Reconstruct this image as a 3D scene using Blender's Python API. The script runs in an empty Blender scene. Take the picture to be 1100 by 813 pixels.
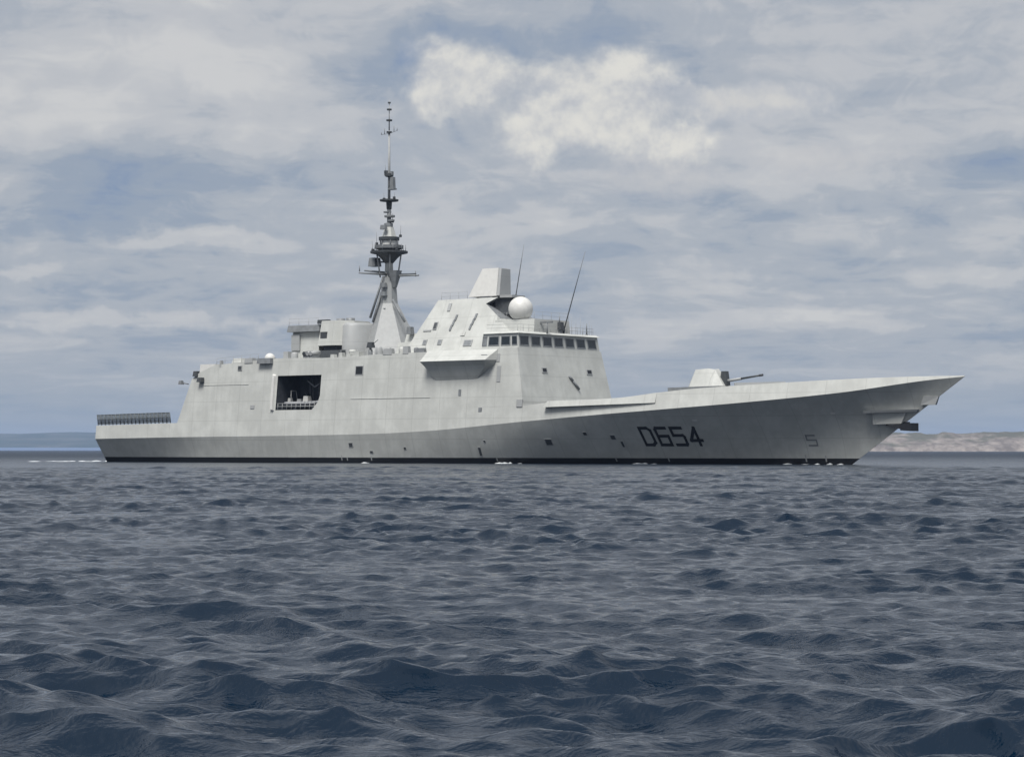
import bpy, bmesh, math, random
import numpy as np
from mathutils import Vector
R = math.radians
random.seed(4)
rng = np.random.default_rng(11)
S = bpy.context.scene
COL = S.collection

# ------------------------------------------------------------------ camera
cam_d = bpy.data.cameras.new('camera')
cam_d.sensor_width = 36.0
cam_d.lens = 83.09
cam_d.clip_start = 0.5
cam_d.clip_end = 120000
cam = bpy.data.objects.new('camera', cam_d)
COL.objects.link(cam)
cam.location = (0, 0, 1.72)
cam.rotation_euler = (R(90) + math.atan(77.0 / 2539.0), 0, 0)
S.camera = cam

# ------------------------------------------------------------------ exposure
S.view_settings.view_transform = 'Standard'
S.view_settings.look = 'None'
S.view_settings.exposure = 0.0
S.view_settings.gamma = 1.0
S.view_settings.use_curve_mapping = False

# ------------------------------------------------------------------ sun
SUN_EL, SUN_AZ = R(60), R(200)      # azimuth clockwise from +Y: behind the camera, to its left
sun_d = bpy.data.lights.new('sun', 'SUN')
sun_d.energy = 5.0
sun_d.angle = R(24)
sun_d.color = (1.0, 0.965, 0.91)
sun = bpy.data.objects.new('sun', sun_d)
COL.objects.link(sun)
sdir = Vector((math.sin(SUN_AZ) * math.cos(SUN_EL), math.cos(SUN_AZ) * math.cos(SUN_EL), math.sin(SUN_EL)))
sun.rotation_euler = sdir.to_track_quat('Z', 'Y').to_euler()


# ------------------------------------------------------------------ node helper
class NT:
    def __init__(self, tree):
        self.t = tree
        tree.nodes.clear()

    def n(self, kind, **kw):
        nd = self.t.nodes.new(kind)
        for k, v in kw.items():
            setattr(nd, k, v)
        return nd

    def l(self, a, b):
        self.t.links.new(a, b)

    def put(self, sock, v):
        if isinstance(v, bpy.types.NodeSocket):
            self.l(v, sock)
        else:
            sock.default_value = v

    def m(self, op, a, b=0.0, c=0.0, clamp=False):
        nd = self.n('ShaderNodeMath', operation=op)
        nd.use_clamp = clamp
        self.put(nd.inputs[0], a)
        self.put(nd.inputs[1], b)
        self.put(nd.inputs[2], c)
        return nd.outputs[0]

    def vm(self, op, a, b=(0, 0, 0)):
        nd = self.n('ShaderNodeVectorMath', operation=op)
        self.put(nd.inputs[0], a)
        self.put(nd.inputs[1], b)
        return nd.outputs[0]

    def xyz(self, a, b, c):
        nd = self.n('ShaderNodeCombineXYZ')
        for i, v in enumerate((a, b, c)):
            self.put(nd.inputs[i], v)
        return nd.outputs[0]

    def sep(self, v):
        nd = self.n('ShaderNodeSeparateXYZ')
        self.l(v, nd.inputs[0])
        return nd.outputs

    def noise(self, vec, scale, detail=6.0, rough=0.55, dist=0.0, lac=2.0):
        nd = self.n('ShaderNodeTexNoise')
        self.l(vec, nd.inputs['Vector'])
        nd.inputs['Scale'].default_value = scale
        nd.inputs['Detail'].default_value = detail
        nd.inputs['Roughness'].default_value = rough
        nd.inputs['Lacunarity'].default_value = lac
        nd.inputs['Distortion'].default_value = dist
        return nd.outputs['Fac']

    def smooth(self, v, lo, hi, a=0.0, b=1.0):
        nd = self.n('ShaderNodeMapRange', interpolation_type='SMOOTHSTEP')
        self.put(nd.inputs['Value'], v)
        nd.inputs['From Min'].default_value = lo
        nd.inputs['From Max'].default_value = hi
        nd.inputs['To Min'].default_value = a
        nd.inputs['To Max'].default_value = b
        return nd.outputs['Result']

    def mix(self, f, a, b):
        nd = self.n('ShaderNodeMix', data_type='RGBA')
        self.put(nd.inputs[0], f)
        for i, v in ((6, a), (7, b)):
            if isinstance(v, tuple) and len(v) == 3:
                v = v + (1.0,)
            self.put(nd.inputs[i], v)
        return nd.outputs[2]


# ------------------------------------------------------------------ sky: Nishita air behind a broken deck of cloud
W = bpy.data.worlds.new('World')
S.world = W
W.use_nodes = True
w = NT(W.node_tree)
SKY_STRENGTH = 0.1
air = w.n('ShaderNodeTexSky', sky_type='NISHITA')
air.sun_disc = False
air.sun_elevation = SUN_EL
air.sun_rotation = SUN_AZ
air.air_density = 1.0
air.dust_density = 1.0
tc = w.n('ShaderNodeTexCoord')
dirv = tc.outputs['Generated']
dx, dy, dz = w.sep(dirv)[:3]
az = w.m('ARCTAN2', dx, dy)
el = w.m('ARCSINE', dz)
n_puff = w.noise(dirv, 26.0, 8, 0.58, 0.25)
n_puff2 = w.noise(w.vm('ADD', dirv, (4.0, 2.0, 1.0)), 9.0, 6, 0.55, 0.3)


def k(*rgb):
    return tuple(((c / 255) / 12.92 if c / 255 < 0.04045 else ((c / 255 + 0.055) / 1.055) ** 2.4) / SKY_STRENGTH for c in rgb)


def pxaz(u):
    return math.atan((u - 550) / 2539)


def pxel(v):
    return math.atan((483.5 - v) / 2539)


def blob(a, e, ra, re, lo, hi, wob=1.0):
    """a cloud mass or gap at azimuth a, elevation e (radians) with a ragged outline"""
    wa = w.m('ADD', az, w.m('MULTIPLY', w.m('SUBTRACT', n_puff2, 0.5), 0.07 * wob))
    we = w.m('ADD', el, w.m('MULTIPLY', w.m('SUBTRACT', n_puff, 0.5), 0.05 * wob))
    da = w.m('DIVIDE', w.m('SUBTRACT', wa, a), ra)
    de = w.m('DIVIDE', w.m('SUBTRACT', we, e), re)
    d = w.m('SQRT', w.m('ADD', w.m('MULTIPLY', da, da), w.m('MULTIPLY', de, de)))
    return w.smooth(d, hi, lo)


# layered cloud: the layers crowd together towards the horizon
qy = w.m('MULTIPLY', w.m('LOGARITHM', w.m('ADD', w.m('MAXIMUM', el, 0.0), 0.04), math.e), 3.4)
qx = w.m('MULTIPLY', az, 9.0)
q = w.xyz(qx, qy, 0.4)
n_a = w.noise(q, 0.95, 11, 0.6, 0.55)
n_b = w.noise(w.xyz(w.m('ADD', w.m('MULTIPLY', qx, 0.75), 7.0), w.m('MULTIPLY', qy, 2.6), 3.0), 1.0, 10, 0.6, 0.5)
n_c = w.noise(w.xyz(w.m('MULTIPLY', qx, 3.6), w.m('MULTIPLY', qy, 3.6), 9.0), 1.0, 9, 0.62, 0.7)
val = w.m('ADD', w.m('ADD', w.m('MULTIPLY', n_a, 0.45), w.m('MULTIPLY', n_b, 0.25)), w.m('MULTIPLY', n_c, 0.30))
for (u, v, ra, re, f) in (
        (170, 60, 0.140, 0.045, 0.11), (30, 130, 0.05, 0.020, 0.06), (190, 195, 0.12, 0.018, -0.085), (60, 235, 0.09, 0.012, -0.07),      # grey-white mass, shaded belt under it
        (405, 82, 0.040, 0.013, -0.15), (450, 40, 0.022, 0.014, -0.10), (715, 78, 0.040, 0.014, -0.08), (1080, 185, 0.040, 0.018, -0.15), (620, 40, 0.12, 0.012, -0.05),   # bluer gaps
        (880, 60, 0.10, 0.02, 0.03), (900, 190, 0.09, 0.016, 0.07), (480, 190, 0.08, 0.02, 0.04), (700, 215, 0.09, 0.008, -0.05), (970, 250, 0.06, 0.008, 0.06),
        (110, 345, 0.085, 0.0045, 0.12), (330, 343, 0.035, 0.005, 0.13), (190, 256, 0.050, 0.004, 0.13), (15, 290, 0.02, 0.004, 0.11), (60, 310, 0.07, 0.004, -0.04),
        (930, 345, 0.06, 0.004, 0.08), (1060, 295, 0.06, 0.006, 0.09), (560, 230, 0.10, 0.006, 0.05), (700, 350, 0.04, 0.004, 0.06), (820, 300, 0.12, 0.006, -0.05)):
    val = w.m('ADD', val, w.m('MULTIPLY', blob(pxaz(u), pxel(v), ra, re, 0.1, 1.25, 0.6), f))
rampn = w.n('ShaderNodeValToRGB')
w.l(val, rampn.inputs[0])
cr = rampn.color_ramp
cr.interpolation = 'EASE'
stops = ((0.29, (130, 148, 176)), (0.405, (152, 163, 179)), (0.485, (172, 178, 187)), (0.57, (191, 193, 197)), (0.68, (206, 206, 206)))
while len(cr.elements) < len(stops):
    cr.elements.new(0.5)
for e_, (p_, c_) in zip(cr.elements, stops):
    e_.position = p_
    e_.color = tuple(x * SKY_STRENGTH for x in k(*c_)) + (1,)
deck = w.vm('SCALE', rampn.outputs[0])
deck.node.inputs['Scale'].default_value = 1 / SKY_STRENGTH
sky = w.mix(0.95, air.outputs[0], deck)
# low air over the sea
sky = w.mix(w.m('MULTIPLY', w.smooth(el, 0.050, 0.004), 0.72), sky, k(152, 164, 176))


# the lit cumulus heads: brighter where the cloud bulges towards the light from above
def cumulus(parts, lo_c, hi_c, f, edge=0.32):
    global sky
    tot = None
    for (u, v, ru, rv) in parts:
        da = w.m('DIVIDE', w.m('SUBTRACT', az, pxaz(u)), ru / 2539)
        de = w.m('DIVIDE', w.m('SUBTRACT', el, pxel(v)), rv / 2539)
        g = w.m('SUBTRACT', 1.0, w.m('SQRT', w.m('ADD', w.m('MULTIPLY', da, da), w.m('MULTIPLY', de, de))))
        tot = g if tot is None else w.m('SMOOTH_MAX', tot, g, 0.3)
    body = w.m('ADD', tot, w.m('MULTIPLY', w.m('SUBTRACT', n_cum, 0.5), 2.3))
    dens = w.smooth(body, -0.2, edge)
    relief = w.m('MULTIPLY', w.m('SUBTRACT', n_cum, n_cum_up), 5.0)
    shade = w.smooth(w.m('ADD', relief, w.m('MULTIPLY', tot, 0.45)), -0.45, 0.75)
    sky = w.mix(w.m('MULTIPLY', dens, f), sky, w.mix(shade, lo_c, hi_c))


n_cum = w.noise(w.vm('ADD', dirv, (1.3, 0.2, 7.7)), 27.0, 10, 0.58, 0.15)
n_cum_up = w.noise(w.vm('ADD', dirv, (1.3, 0.2, 7.7045)), 27.0, 10, 0.58, 0.15)
cumulus(((500, 85, 66, 44), (465, 98, 30, 36), (640, 112, 100, 60), (590, 130, 66, 46), (660, 82, 44, 36), (735, 152, 66, 30)), k(188, 191, 197), k(226, 224, 217), 0.92, 0.55)
cumulus(((800, 115, 90, 26), (835, 108, 50, 20)), k(186, 190, 197), k(212, 211, 208), 0.85)
cumulus(((890, 172, 120, 22), (720, 190, 110, 22)), k(180, 184, 192), k(200, 200, 201), 0.55, 0.7)
# the thin bright overcast overhead, out of frame
sky = w.mix(w.smooth(dz, 0.25, 0.7), sky, k(224, 227, 232))
# below the horizon: the sea's own dull blue
sky = w.mix(w.smooth(dz, 0.0, -0.02), sky, k(92, 104, 122))
bg = w.n('ShaderNodeBackground')
bg.inputs['Strength'].default_value = SKY_STRENGTH
w.l(sky, bg.inputs['Color'])
wo = w.n('ShaderNodeOutputWorld')
w.l(bg.outputs[0], wo.inputs['Surface'])
W.cycles.sampling_method = 'MANUAL'
W.cycles.sample_map_resolution = 1024


# ------------------------------------------------------------------ materials
def paint(name, col, rough=0.5, stain=0.12, boot=False, dents=0.03, spec=0.4):
    m = bpy.data.materials.new(name)
    m.use_nodes = True
    t = NT(m.node_tree)
    bsdf = t.n('ShaderNodeBsdfPrincipled')
    out = t.n('ShaderNodeOutputMaterial')
    t.l(bsdf.outputs[0], out.inputs[0])
    oc = t.n('ShaderNodeTexCoord').outputs['Object']
    x, y, z = t.sep(oc)[:3]
    streak = t.noise(t.xyz(t.m('MULTIPLY', x, 1.4), t.m('MULTIPLY', y, 1.4), t.m('MULTIPLY', z, 0.12)), 1.0, 6, 0.62)
    blotch = t.noise(oc, 0.35, 5, 0.6)
    f = t.m('ADD', t.m('MULTIPLY', streak, 0.35), t.m('MULTIPLY', blotch, 0.65))
    f = t.smooth(f, 0.38, 0.66)
    c0 = tuple(c * (1 - stain) for c in col)
    c1 = tuple(min(1, c * (1 + stain * 0.5)) for c in col)
    c = t.mix(f, c0, c1)
    # weld seams between the plates, a few centimetres wide
    sx = t.m('ABSOLUTE', t.m('SUBTRACT', t.m('FRACT', t.m('DIVIDE', x, 4.6)), 0.5))
    sz = t.m('ABSOLUTE', t.m('SUBTRACT', t.m('FRACT', t.m('DIVIDE', t.m('ADD', z, 0.9), 2.7)), 0.5))
    seam = t.m('MAXIMUM', t.m('LESS_THAN', sx, 0.008), t.m('LESS_THAN', sz, 0.011))
    c = t.mix(t.m('MULTIPLY', seam, 0.26), c, (0.12, 0.12, 0.115))
    if boot:
        # rust and salt weeping low on the side, then the black boot topping
        run = t.noise(t.xyz(t.m('MULTIPLY', x, 2.2), 0.0, t.m('MULTIPLY', z, 0.25)), 1.0, 4, 0.7)
        run = t.m('MULTIPLY', t.smooth(run, 0.6, 0.78), t.smooth(z, 4.5, 0.6))
        c = t.mix(t.m('MULTIPLY', run, 0.22), c, (0.20, 0.19, 0.18))
        edge = t.m('ADD', z, t.m('MULTIPLY', t.m('SUBTRACT', t.noise(oc, 1.2, 3), 0.5), 0.05))
        c = t.mix(t.m('LESS_THAN', edge, 0.74), c, (0.008, 0.009, 0.012))
    t.l(c, bsdf.inputs['Base Color'])
    bsdf.inputs['Roughness'].default_value = rough
    bsdf.inputs['Specular IOR Level'].default_value = spec
    bp = t.n('ShaderNodeBump')
    bp.inputs['Strength'].default_value = 0.5
    bp.inputs['Distance'].default_value = dents
    t.l(t.noise(oc, 0.9, 2, 0.4), bp.inputs['Height'])
    t.l(bp.outputs[0], bsdf.inputs['Normal'])
    return m


def plain(name, col, rough=0.5, metal=0.0, spec=0.4, var=0.15):
    m = bpy.data.materials.new(name)
    m.use_nodes = True
    t = NT(m.node_tree)
    bsdf = t.n('ShaderNodeBsdfPrincipled')
    out = t.n('ShaderNodeOutputMaterial')
    t.l(bsdf.outputs[0], out.inputs[0])
    oc = t.n('ShaderNodeTexCoord').outputs['Object']
    f = t.smooth(t.noise(oc, 1.7, 5, 0.6), 0.3, 0.7)
    t.l(t.mix(f, tuple(c * (1 - var) for c in col), tuple(min(1, c * (1 + var)) for c in col)), bsdf.inputs['Base Color'])
    bsdf.inputs['Roughness'].default_value = rough
    bsdf.inputs['Metallic'].default_value = metal
    bsdf.inputs['Specular IOR Level'].default_value = spec
    return m


M = {}
M['hull'] = paint('hull_paint', (0.42, 0.43, 0.415), 0.5, 0.12, boot=True)
M['grey'] = paint('warship_grey', (0.42, 0.43, 0.415), 0.52, 0.12)
M['mid'] = paint('mid_grey', (0.29, 0.30, 0.305), 0.5, 0.08)
M['white'] = plain('radome_white', (0.52, 0.52, 0.505), 0.42, var=0.05)
M['dark'] = plain('dark_fitting', (0.045, 0.05, 0.055), 0.5)
M['steel'] = plain('mast_steel', (0.16, 0.17, 0.18), 0.5)
M['black'] = plain('black_paint', (0.010, 0.012, 0.016), 0.55)
M['glass'] = plain('tinted_glass', (0.012, 0.017, 0.022), 0.12, spec=0.6)
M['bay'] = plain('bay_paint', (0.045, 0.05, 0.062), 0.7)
M['number'] = plain('number_paint', (0.014, 0.017, 0.024), 0.6)
M['rubber'] = plain('boat_rubber', (0.20, 0.21, 0.225), 0.6)
M['tower'] = plain('tower_grey', (0.25, 0.26, 0.265), 0.5, var=0.06)
M['net'] = plain('net_mesh', (0.10, 0.115, 0.125), 0.7)
M['deck'] = plain('deck_paint', (0.16, 0.17, 0.17), 0.8)


# ------------------------------------------------------------------ mesh helper
class MB:
    def __init__(self):
        self.v, self.f, self.mi, self.mats, self.sm = [], [], [], [], []

    def mat(self, m):
        if m not in self.mats:
            self.mats.append(m)
        return self.mats.index(m)

    def poly(self, pts, m, smooth=False):
        b = len(self.v)
        self.v += [tuple(p) for p in pts]
        self.f.append(tuple(range(b, b + len(pts))))
        self.mi.append(self.mat(m)); self.sm.append(smooth)

    def grid(self, rows, m, smooth=True, closed=False):
        b = len(self.v)
        nr, nc = len(rows), len(rows[0])
        for r in rows:
            self.v += [tuple(p) for p in r]
        mi = self.mat(m)
        for i in range(nr - 1):
            for j in range(nc if closed else nc - 1):
                j2 = (j + 1) % nc
                self.f.append((b + i * nc + j, b + i * nc + j2, b + (i + 1) * nc + j2, b + (i + 1) * nc + j))
                self.mi.append(mi); self.sm.append(smooth)

    def hexa(self, lo, hi, m):
        """solid between two loops with the same number of corners"""
        n = len(lo)
        b = len(self.v)
        self.v += [tuple(p) for p in lo] + [tuple(p) for p in hi]
        mi = self.mat(m)
        fs = [tuple(reversed(range(b, b + n))), tuple(range(b + n, b + 2 * n))]
        for i in range(n):
            j = (i + 1) % n
            fs.append((b + i, b + j, b + n + j, b + n + i))
        self.f += fs
        self.mi += [mi] * len(fs); self.sm += [False] * len(fs)

    def box(self, x0, x1, y0, y1, z0, z1, m, tx=0.0, ty=0.0):
        self.hexa([(x0, y0, z0), (x1, y0, z0), (x1, y1, z0), (x0, y1, z0)],
                  [(x0 + tx, y0 + ty, z1), (x1 - tx, y0 + ty, z1), (x1 - tx, y1 - ty, z1), (x0 + tx, y1 - ty, z1)], m)

    def tube(self, a, b, r0, r1, m, n=8, caps=True):
        a, b = Vector(a), Vector(b)
        d = (b - a).normalized()
        u = d.orthogonal().normalized()
        q = d.cross(u)
        ra = [a + (u * math.cos(2 * math.pi * i / n) + q * math.sin(2 * math.pi * i / n)) * r0 for i in range(n)]
        rb = [b + (u * math.cos(2 * math.pi * i / n) + q * math.sin(2 * math.pi * i / n)) * r1 for i in range(n)]
        self.grid([ra, rb], m, True, True)
        if caps:
            self.poly(list(reversed(ra)), m)
            self.poly(rb, m)

    def lathe(self, cx, cy, prof, m, n=24, smooth=True):
        rows = [[(cx + r * math.cos(2 * math.pi * i / n), cy + r * math.sin(2 * math.pi * i / n), z) for i in range(n)] for r, z in prof]
        self.grid(rows, m, smooth, True)

    def build(self, name, parent=None, kind=None):
        me = bpy.data.meshes.new(name)
        me.from_pydata(self.v, [], self.f)
        for m in self.mats:
            me.materials.append(m)
        me.polygons.foreach_set('material_index', self.mi)
        me.polygons.foreach_set('use_smooth', self.sm)
        bm = bmesh.new()
        bm.from_mesh(me)
        bmesh.ops.remove_doubles(bm, verts=bm.verts, dist=0.0005)
        bmesh.ops.recalc_face_normals(bm, faces=bm.faces)
        bm.to_mesh(me)
        bm.free()
        o = bpy.data.objects.new(name, me)
        COL.objects.link(o)
        if parent is not None:
            o.parent = parent
        if kind:
            o['kind'] = kind
        return o


def sphere(mb, c, r, m, n=28, z0=-1.0):
    prof = []
    k_ = 16
    a0 = math.asin(z0)
    for i in range(k_ + 1):
        a = a0 + (math.pi / 2 - a0) * i / k_
        prof.append((max(0.0005, r * math.cos(a)), c[2] + r * math.sin(a)))
    mb.lathe(c[0], c[1], prof, m, n)


# ------------------------------------------------------------------ sea
def wave_field(X, Y, sp):
    """sum of trochoidal waves; short ones are dropped where the mesh is too coarse to carry them"""
    dX = np.zeros_like(X); dY = np.zeros_like(X); Z = np.zeros_like(X)
    N = 170
    lam = np.exp(np.linspace(math.log(0.2), math.log(9.0), N)) * rng.uniform(0.97, 1.03, N)
    main = R(-103)
    # wave groups: stretches of steep chop between calmer water
    G = np.zeros_like(X)
    for L, amp in ((31, 1.0), (19, 1.0), (13, .9), (9.5, .8), (6.5, .6)):
        for _ in range(3):
            a_ = rng.uniform(0, 2 * math.pi)
            G += amp * np.sin(2 * math.pi / L * (math.cos(a_) * X * .7 + math.sin(a_) * Y) + rng.uniform(0, 6.3))
    G = np.clip(0.95 + 0.13 * G, 0.55, 1.3)
    for i in range(N):
        L = lam[i]
        spread = R(26) if L > 1.6 else R(42)
        th = main + rng.normal(0, spread)
        kx, ky = math.cos(th), math.sin(th)
        kk = 2 * math.pi / L
        slope = 0.0325 * (0.75 + 0.45 * math.exp(-((math.log(L / 0.75)) / 0.7) ** 2))
        if L < 0.55:
            slope *= 1.3
        if L > 1.3:
            slope *= (1.3 / L) ** 0.6 * (1.0 if L < 4 else (4 / L) ** 0.8)
        a = slope / kk * rng.uniform(0.6, 1.4)
        ph = rng.uniform(0, 2 * math.pi)
        fade = np.clip((L / sp - 1.9) / 1.6, 0, 1)
        # groups: no wave train is even everywhere
        g = 1 + 0.4 * np.sin(X * 0.9 * kk * 0.13 + ph * 3) * np.sin(Y * kk * 0.11 + ph * 5)
        arg = kk * (kx * X + ky * Y) + ph
        s, c = np.sin(arg), np.cos(arg)
        A = a * fade * g * (G if L > 0.5 else 0.55 + 0.45 * G)
        Z += A * c
        dX -= 0.85 * A * kx * s
        dY -= 0.85 * A * ky * s
    # crests lean downwind, so the faces towards the viewer are the steep ones
    lean = 0.62
    dX += lean * math.cos(main) * Z
    dY += lean * math.sin(main) * Z
    return dX, dY, Z


rs = [5.0]
while rs[-1] < 45000:
    r = rs[-1]
    g = 0.03 if r < 9 else 0.0027 if r < 240 else (0.009 if r < 700 else 0.05)
    rs.append(r * (1 + g))
rs = np.array(rs)
th = np.concatenate([np.radians(np.arange(-180, -24, 4.0)), np.radians(np.arange(-24, -15, 0.3)), np.radians(np.arange(-15, 15, 0.046)),
                     np.radians(np.arange(15, 24, 0.3)), np.radians(np.arange(24, 180, 4.0))])
RR, TH = np.meshgrid(rs, th, indexing='ij')
X = RR * np.sin(TH); Y = RR * np.cos(TH)
dth = np.gradient(th)
sp = np.maximum(np.gradient(rs)[:, None] * 0.8, RR * dth[None, :] * 0.7)
dX, dY, Z = wave_field(X, Y, sp)
nr, nc = X.shape
verts = np.stack([X + dX, Y + dY, Z], -1).reshape(-1, 3)
ii, jj = np.meshgrid(np.arange(nr - 1), np.arange(nc), indexing='ij')
j2 = (jj + 1) % nc
quads = np.stack([ii * nc + jj, ii * nc + j2, (ii + 1) * nc + j2, (ii + 1) * nc + jj], -1).reshape(-1, 4)
me = bpy.data.meshes.new('sea')
me.vertices.add(len(verts)); me.vertices.foreach_set('co', verts.ravel())
# the middle disc under the viewer's boat
me.loops.add(quads.size + nc); me.polygons.add(len(quads) + 1)
me.loops.foreach_set('vertex_index', np.concatenate([quads.ravel(), np.arange(nc)[::-1]]))
me.polygons.foreach_set('loop_start', np.concatenate([np.arange(len(quads)) * 4, [len(quads) * 4]]))
me.polygons.foreach_set('use_smooth', np.ones(len(quads) + 1, bool))
me.update(calc_edges=True)
me.validate()
sea = bpy.data.objects.new('sea', me)
COL.objects.link(sea)
sea['kind'] = 'structure'
if me.polygons[len(quads) // 2].normal.z < 0:
    me.flip_normals()

m = bpy.data.materials.new('sea_water')
m.use_nodes = True
t = NT(m.node_tree)
bsdf = t.n('ShaderNodeBsdfPrincipled')
out = t.n('ShaderNodeOutputMaterial')
t.l(bsdf.outputs[0], out.inputs[0])
oc = t.n('ShaderNodeTexCoord').outputs['Object']
bsdf.inputs['Base Color'].default_value = (0.0010, 0.0085, 0.0210, 1)
bsdf.inputs['IOR'].default_value = 1.333
bsdf.inputs['Specular IOR Level'].default_value = 0.5
bsdf.inputs['Roughness'].default_value = 0.1
rot = t.n('ShaderNodeMapping')
t.l(oc, rot.inputs['Vector'])
rot.inputs['Rotation'].default_value = (0, 0, R(13))
rot.inputs['Scale'].default_value = (0.62, 1.0, 1.0)
rv = rot.outputs[0]
gust = t.smooth(t.noise(rv, 0.09, 3, 0.55, 0.4), 0.35, 0.65, 0.55, 1.25)
rip = t.m('MULTIPLY', gust, t.m('ADD', t.m('MULTIPLY', t.noise(rv, 2.6, 4, 0.62, 0.5), 0.42), t.m('MULTIPLY', t.noise(rv, 8.5, 4, 0.62, 0.4), 0.12)))
far = t.m('MULTIPLY', t.noise(rv, 0.75, 5, 0.65, 0.5), 1.7)
dist = t.vm('LENGTH', oc)
ln = t.n('ShaderNodeVectorMath', operation='LENGTH')
t.l(oc, ln.inputs[0])
fw = t.smooth(ln.outputs['Value'], 15, 120)
far2 = t.m('MULTIPLY', t.noise(rv, 0.13, 5, 0.68, 0.5), t.smooth(ln.outputs['Value'], 120, 700, 0.0, 9.0))
# waves too small to see far off act as roughness
t.l(t.smooth(ln.outputs['Value'], 70, 800, 0.09, 0.50), bsdf.inputs['Roughness'])
h = t.m('ADD', t.m('ADD', rip, far2), t.m('MULTIPLY', far, fw))
bp = t.n('ShaderNodeBump')
bp.inputs['Strength'].default_value = 0.85
bp.inputs['Distance'].default_value = 0.24
t.l(h, bp.inputs['Height'])
# ripples never stand steeper than water can
nx_, ny_, nz_ = t.sep(bp.outputs[0])[:3]
flat_ = t.m('SQRT', t.m('ADD', t.m('MULTIPLY', nx_, nx_), t.m('MULTIPLY', ny_, ny_)))
nn_ = t.vm('NORMALIZE', t.xyz(nx_, ny_, t.m('MAXIMUM', nz_, t.m('MULTIPLY', flat_, 1.22))))
t.l(nn_, bsdf.inputs['Normal'])
sea.data.materials.append(m)


# ------------------------------------------------------------------ far land
def terrain(name, mat_, cx0, cx1, y0, y1, nx, ny, hfun):
    rows = []
    for j in range(ny):
        v = j / (ny - 1)
        rows.append([(cx0 + (cx1 - cx0) * i / (nx - 1), y0 + (y1 - y0) * v, hfun(i / (nx - 1), v, cx0 + (cx1 - cx0) * i / (nx - 1))) for i in range(nx)])
    mb = MB()
    mb.grid(rows, mat_, True)
    return mb.build(name, None, 'structure')


from mathutils import noise as mn


def fbm(x, y, o=5):
    return mn.fractal(Vector((x, y, 3.3)), 1.0, 2.0, o)


rock = bpy.data.materials.new('limestone_coast')
rock.use_nodes = True
t = NT(rock.node_tree)
bsdf = t.n('ShaderNodeBsdfPrincipled'); out = t.n('ShaderNodeOutputMaterial'); t.l(bsdf.outputs[0], out.inputs[0])
oc = t.n('ShaderNodeTexCoord').outputs['Object']
z = t.sep(oc)[2]
patch = t.noise(t.vm('MULTIPLY', oc, (1, 1, 4)), 0.02, 7, 0.65)
scrub = t.smooth(t.m('ADD', patch, t.m('MULTIPLY', z, 0.011)), 0.58, 0.78)
pale = t.mix(t.smooth(t.noise(oc, 0.05, 6, 0.7), 0.35, 0.65), (0.11, 0.10, 0.098), (0.235, 0.212, 0.20))
c = t.mix(scrub, pale, (0.085, 0.088, 0.078))
t.l(c, bsdf.inputs['Base Color'])
bsdf.inputs['Roughness'].default_value = 0.95
bsdf.inputs['Specular IOR Level'].default_value = 0.1
hillm = bpy.data.materials.new('far_hill')
hillm.use_nodes = True
t = NT(hillm.node_tree)
bsdf = t.n('ShaderNodeBsdfPrincipled'); out = t.n('ShaderNodeOutputMaterial'); t.l(bsdf.outputs[0], out.inputs[0])
oc = t.n('ShaderNodeTexCoord').outputs['Object']
c = t.mix(t.smooth(t.noise(oc, 0.004, 7, 0.6), 0.4, 0.65), (0.035, 0.05, 0.045), (0.08, 0.085, 0.08))
t.l(c, bsdf.inputs['Base Color'])
bsdf.inputs['Roughness'].default_value = 0.95
bsdf.inputs['Specular IOR Level'].default_value = 0.1


def h_cape(s, v, x):
    # low limestone cape: cliffs at the water, an almost level scrub top, ending behind the frigate's bow
    ends = min(1.0, s / 0.05) * min(1.0, (1 - s) / 0.05)
    prof = min(1.0, v / 0.18) ** 0.6
    top = 25.3 + 2.2 * fbm(x * 0.006, 1) + 3.0 * fbm(x * 0.0022, 4)
    crag = 4.5 * fbm(x * 0.03, v * 9) * (1 - v)
    gully = 1 - 0.28 * max(0.0, fbm(x * 0.011, 7.0 + v))
    return -2.0 + (top * prof * gully + crag * prof + 2.0) * ends


cape = terrain('headland', rock, 250, 1500, 3000, 3420, 420, 40, h_cape)


def h_hill(s, v, x):
    ends = min(1.0, s / 0.1) * min(1.0, (1 - s) / 0.1)
    prof = math.sin(math.pi * min(1, v * 0.5 + 0.02) * 0.98) ** 0.7
    top = 92 + 14 * fbm(x * 0.0011, 2) + 6 * fbm(x * 0.003, 5) + 3.0 * fbm(x * 0.006, v * 3)
    return -3 + (top * prof + 3) * ends


hill = terrain('hills', hillm, -5200, -600, 10800, 13000, 260, 40, h_hill)

# ------------------------------------------------------------------ haze: one closed box of even, thin air
hz = MB()
hz.box(-47000, 47000, -47000, 47000, -4, 125, M['white'])
haze = hz.build('haze', None, 'stuff')
hm = bpy.data.materials.new('thin_haze')
hm.use_nodes = True
t = NT(hm.node_tree)
out = t.n('ShaderNodeOutputMaterial')
pv = t.n('ShaderNodeVolumePrincipled')
pv.inputs['Color'].default_value = (0.42, 0.57, 0.86, 1)
pv.inputs['Density'].default_value = 0.00006
pv.inputs['Anisotropy'].default_value = 0.1
t.l(pv.outputs[0], out.inputs['Volume'])
haze.data.materials.clear()
haze.data.materials.append(hm)
haze['label'] = 'thin pale blue haze lying over the open sea'
haze['category'] = 'haze'
haze.visible_shadow = True

# ================================================================== the frigate
# local frame: x forward from the transom, y to port, z up from the waterline (metres)
ship = bpy.data.objects.new('frigate', None)
COL.objects.link(ship)
ship.location = (-56.01, 357.33, 0)
ship.rotation_euler = (0, 0, R(-38))
ship['label'] = 'long pale grey stealth warship with D654 on its bow, lying on the sea'
ship['category'] = 'warship'


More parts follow.
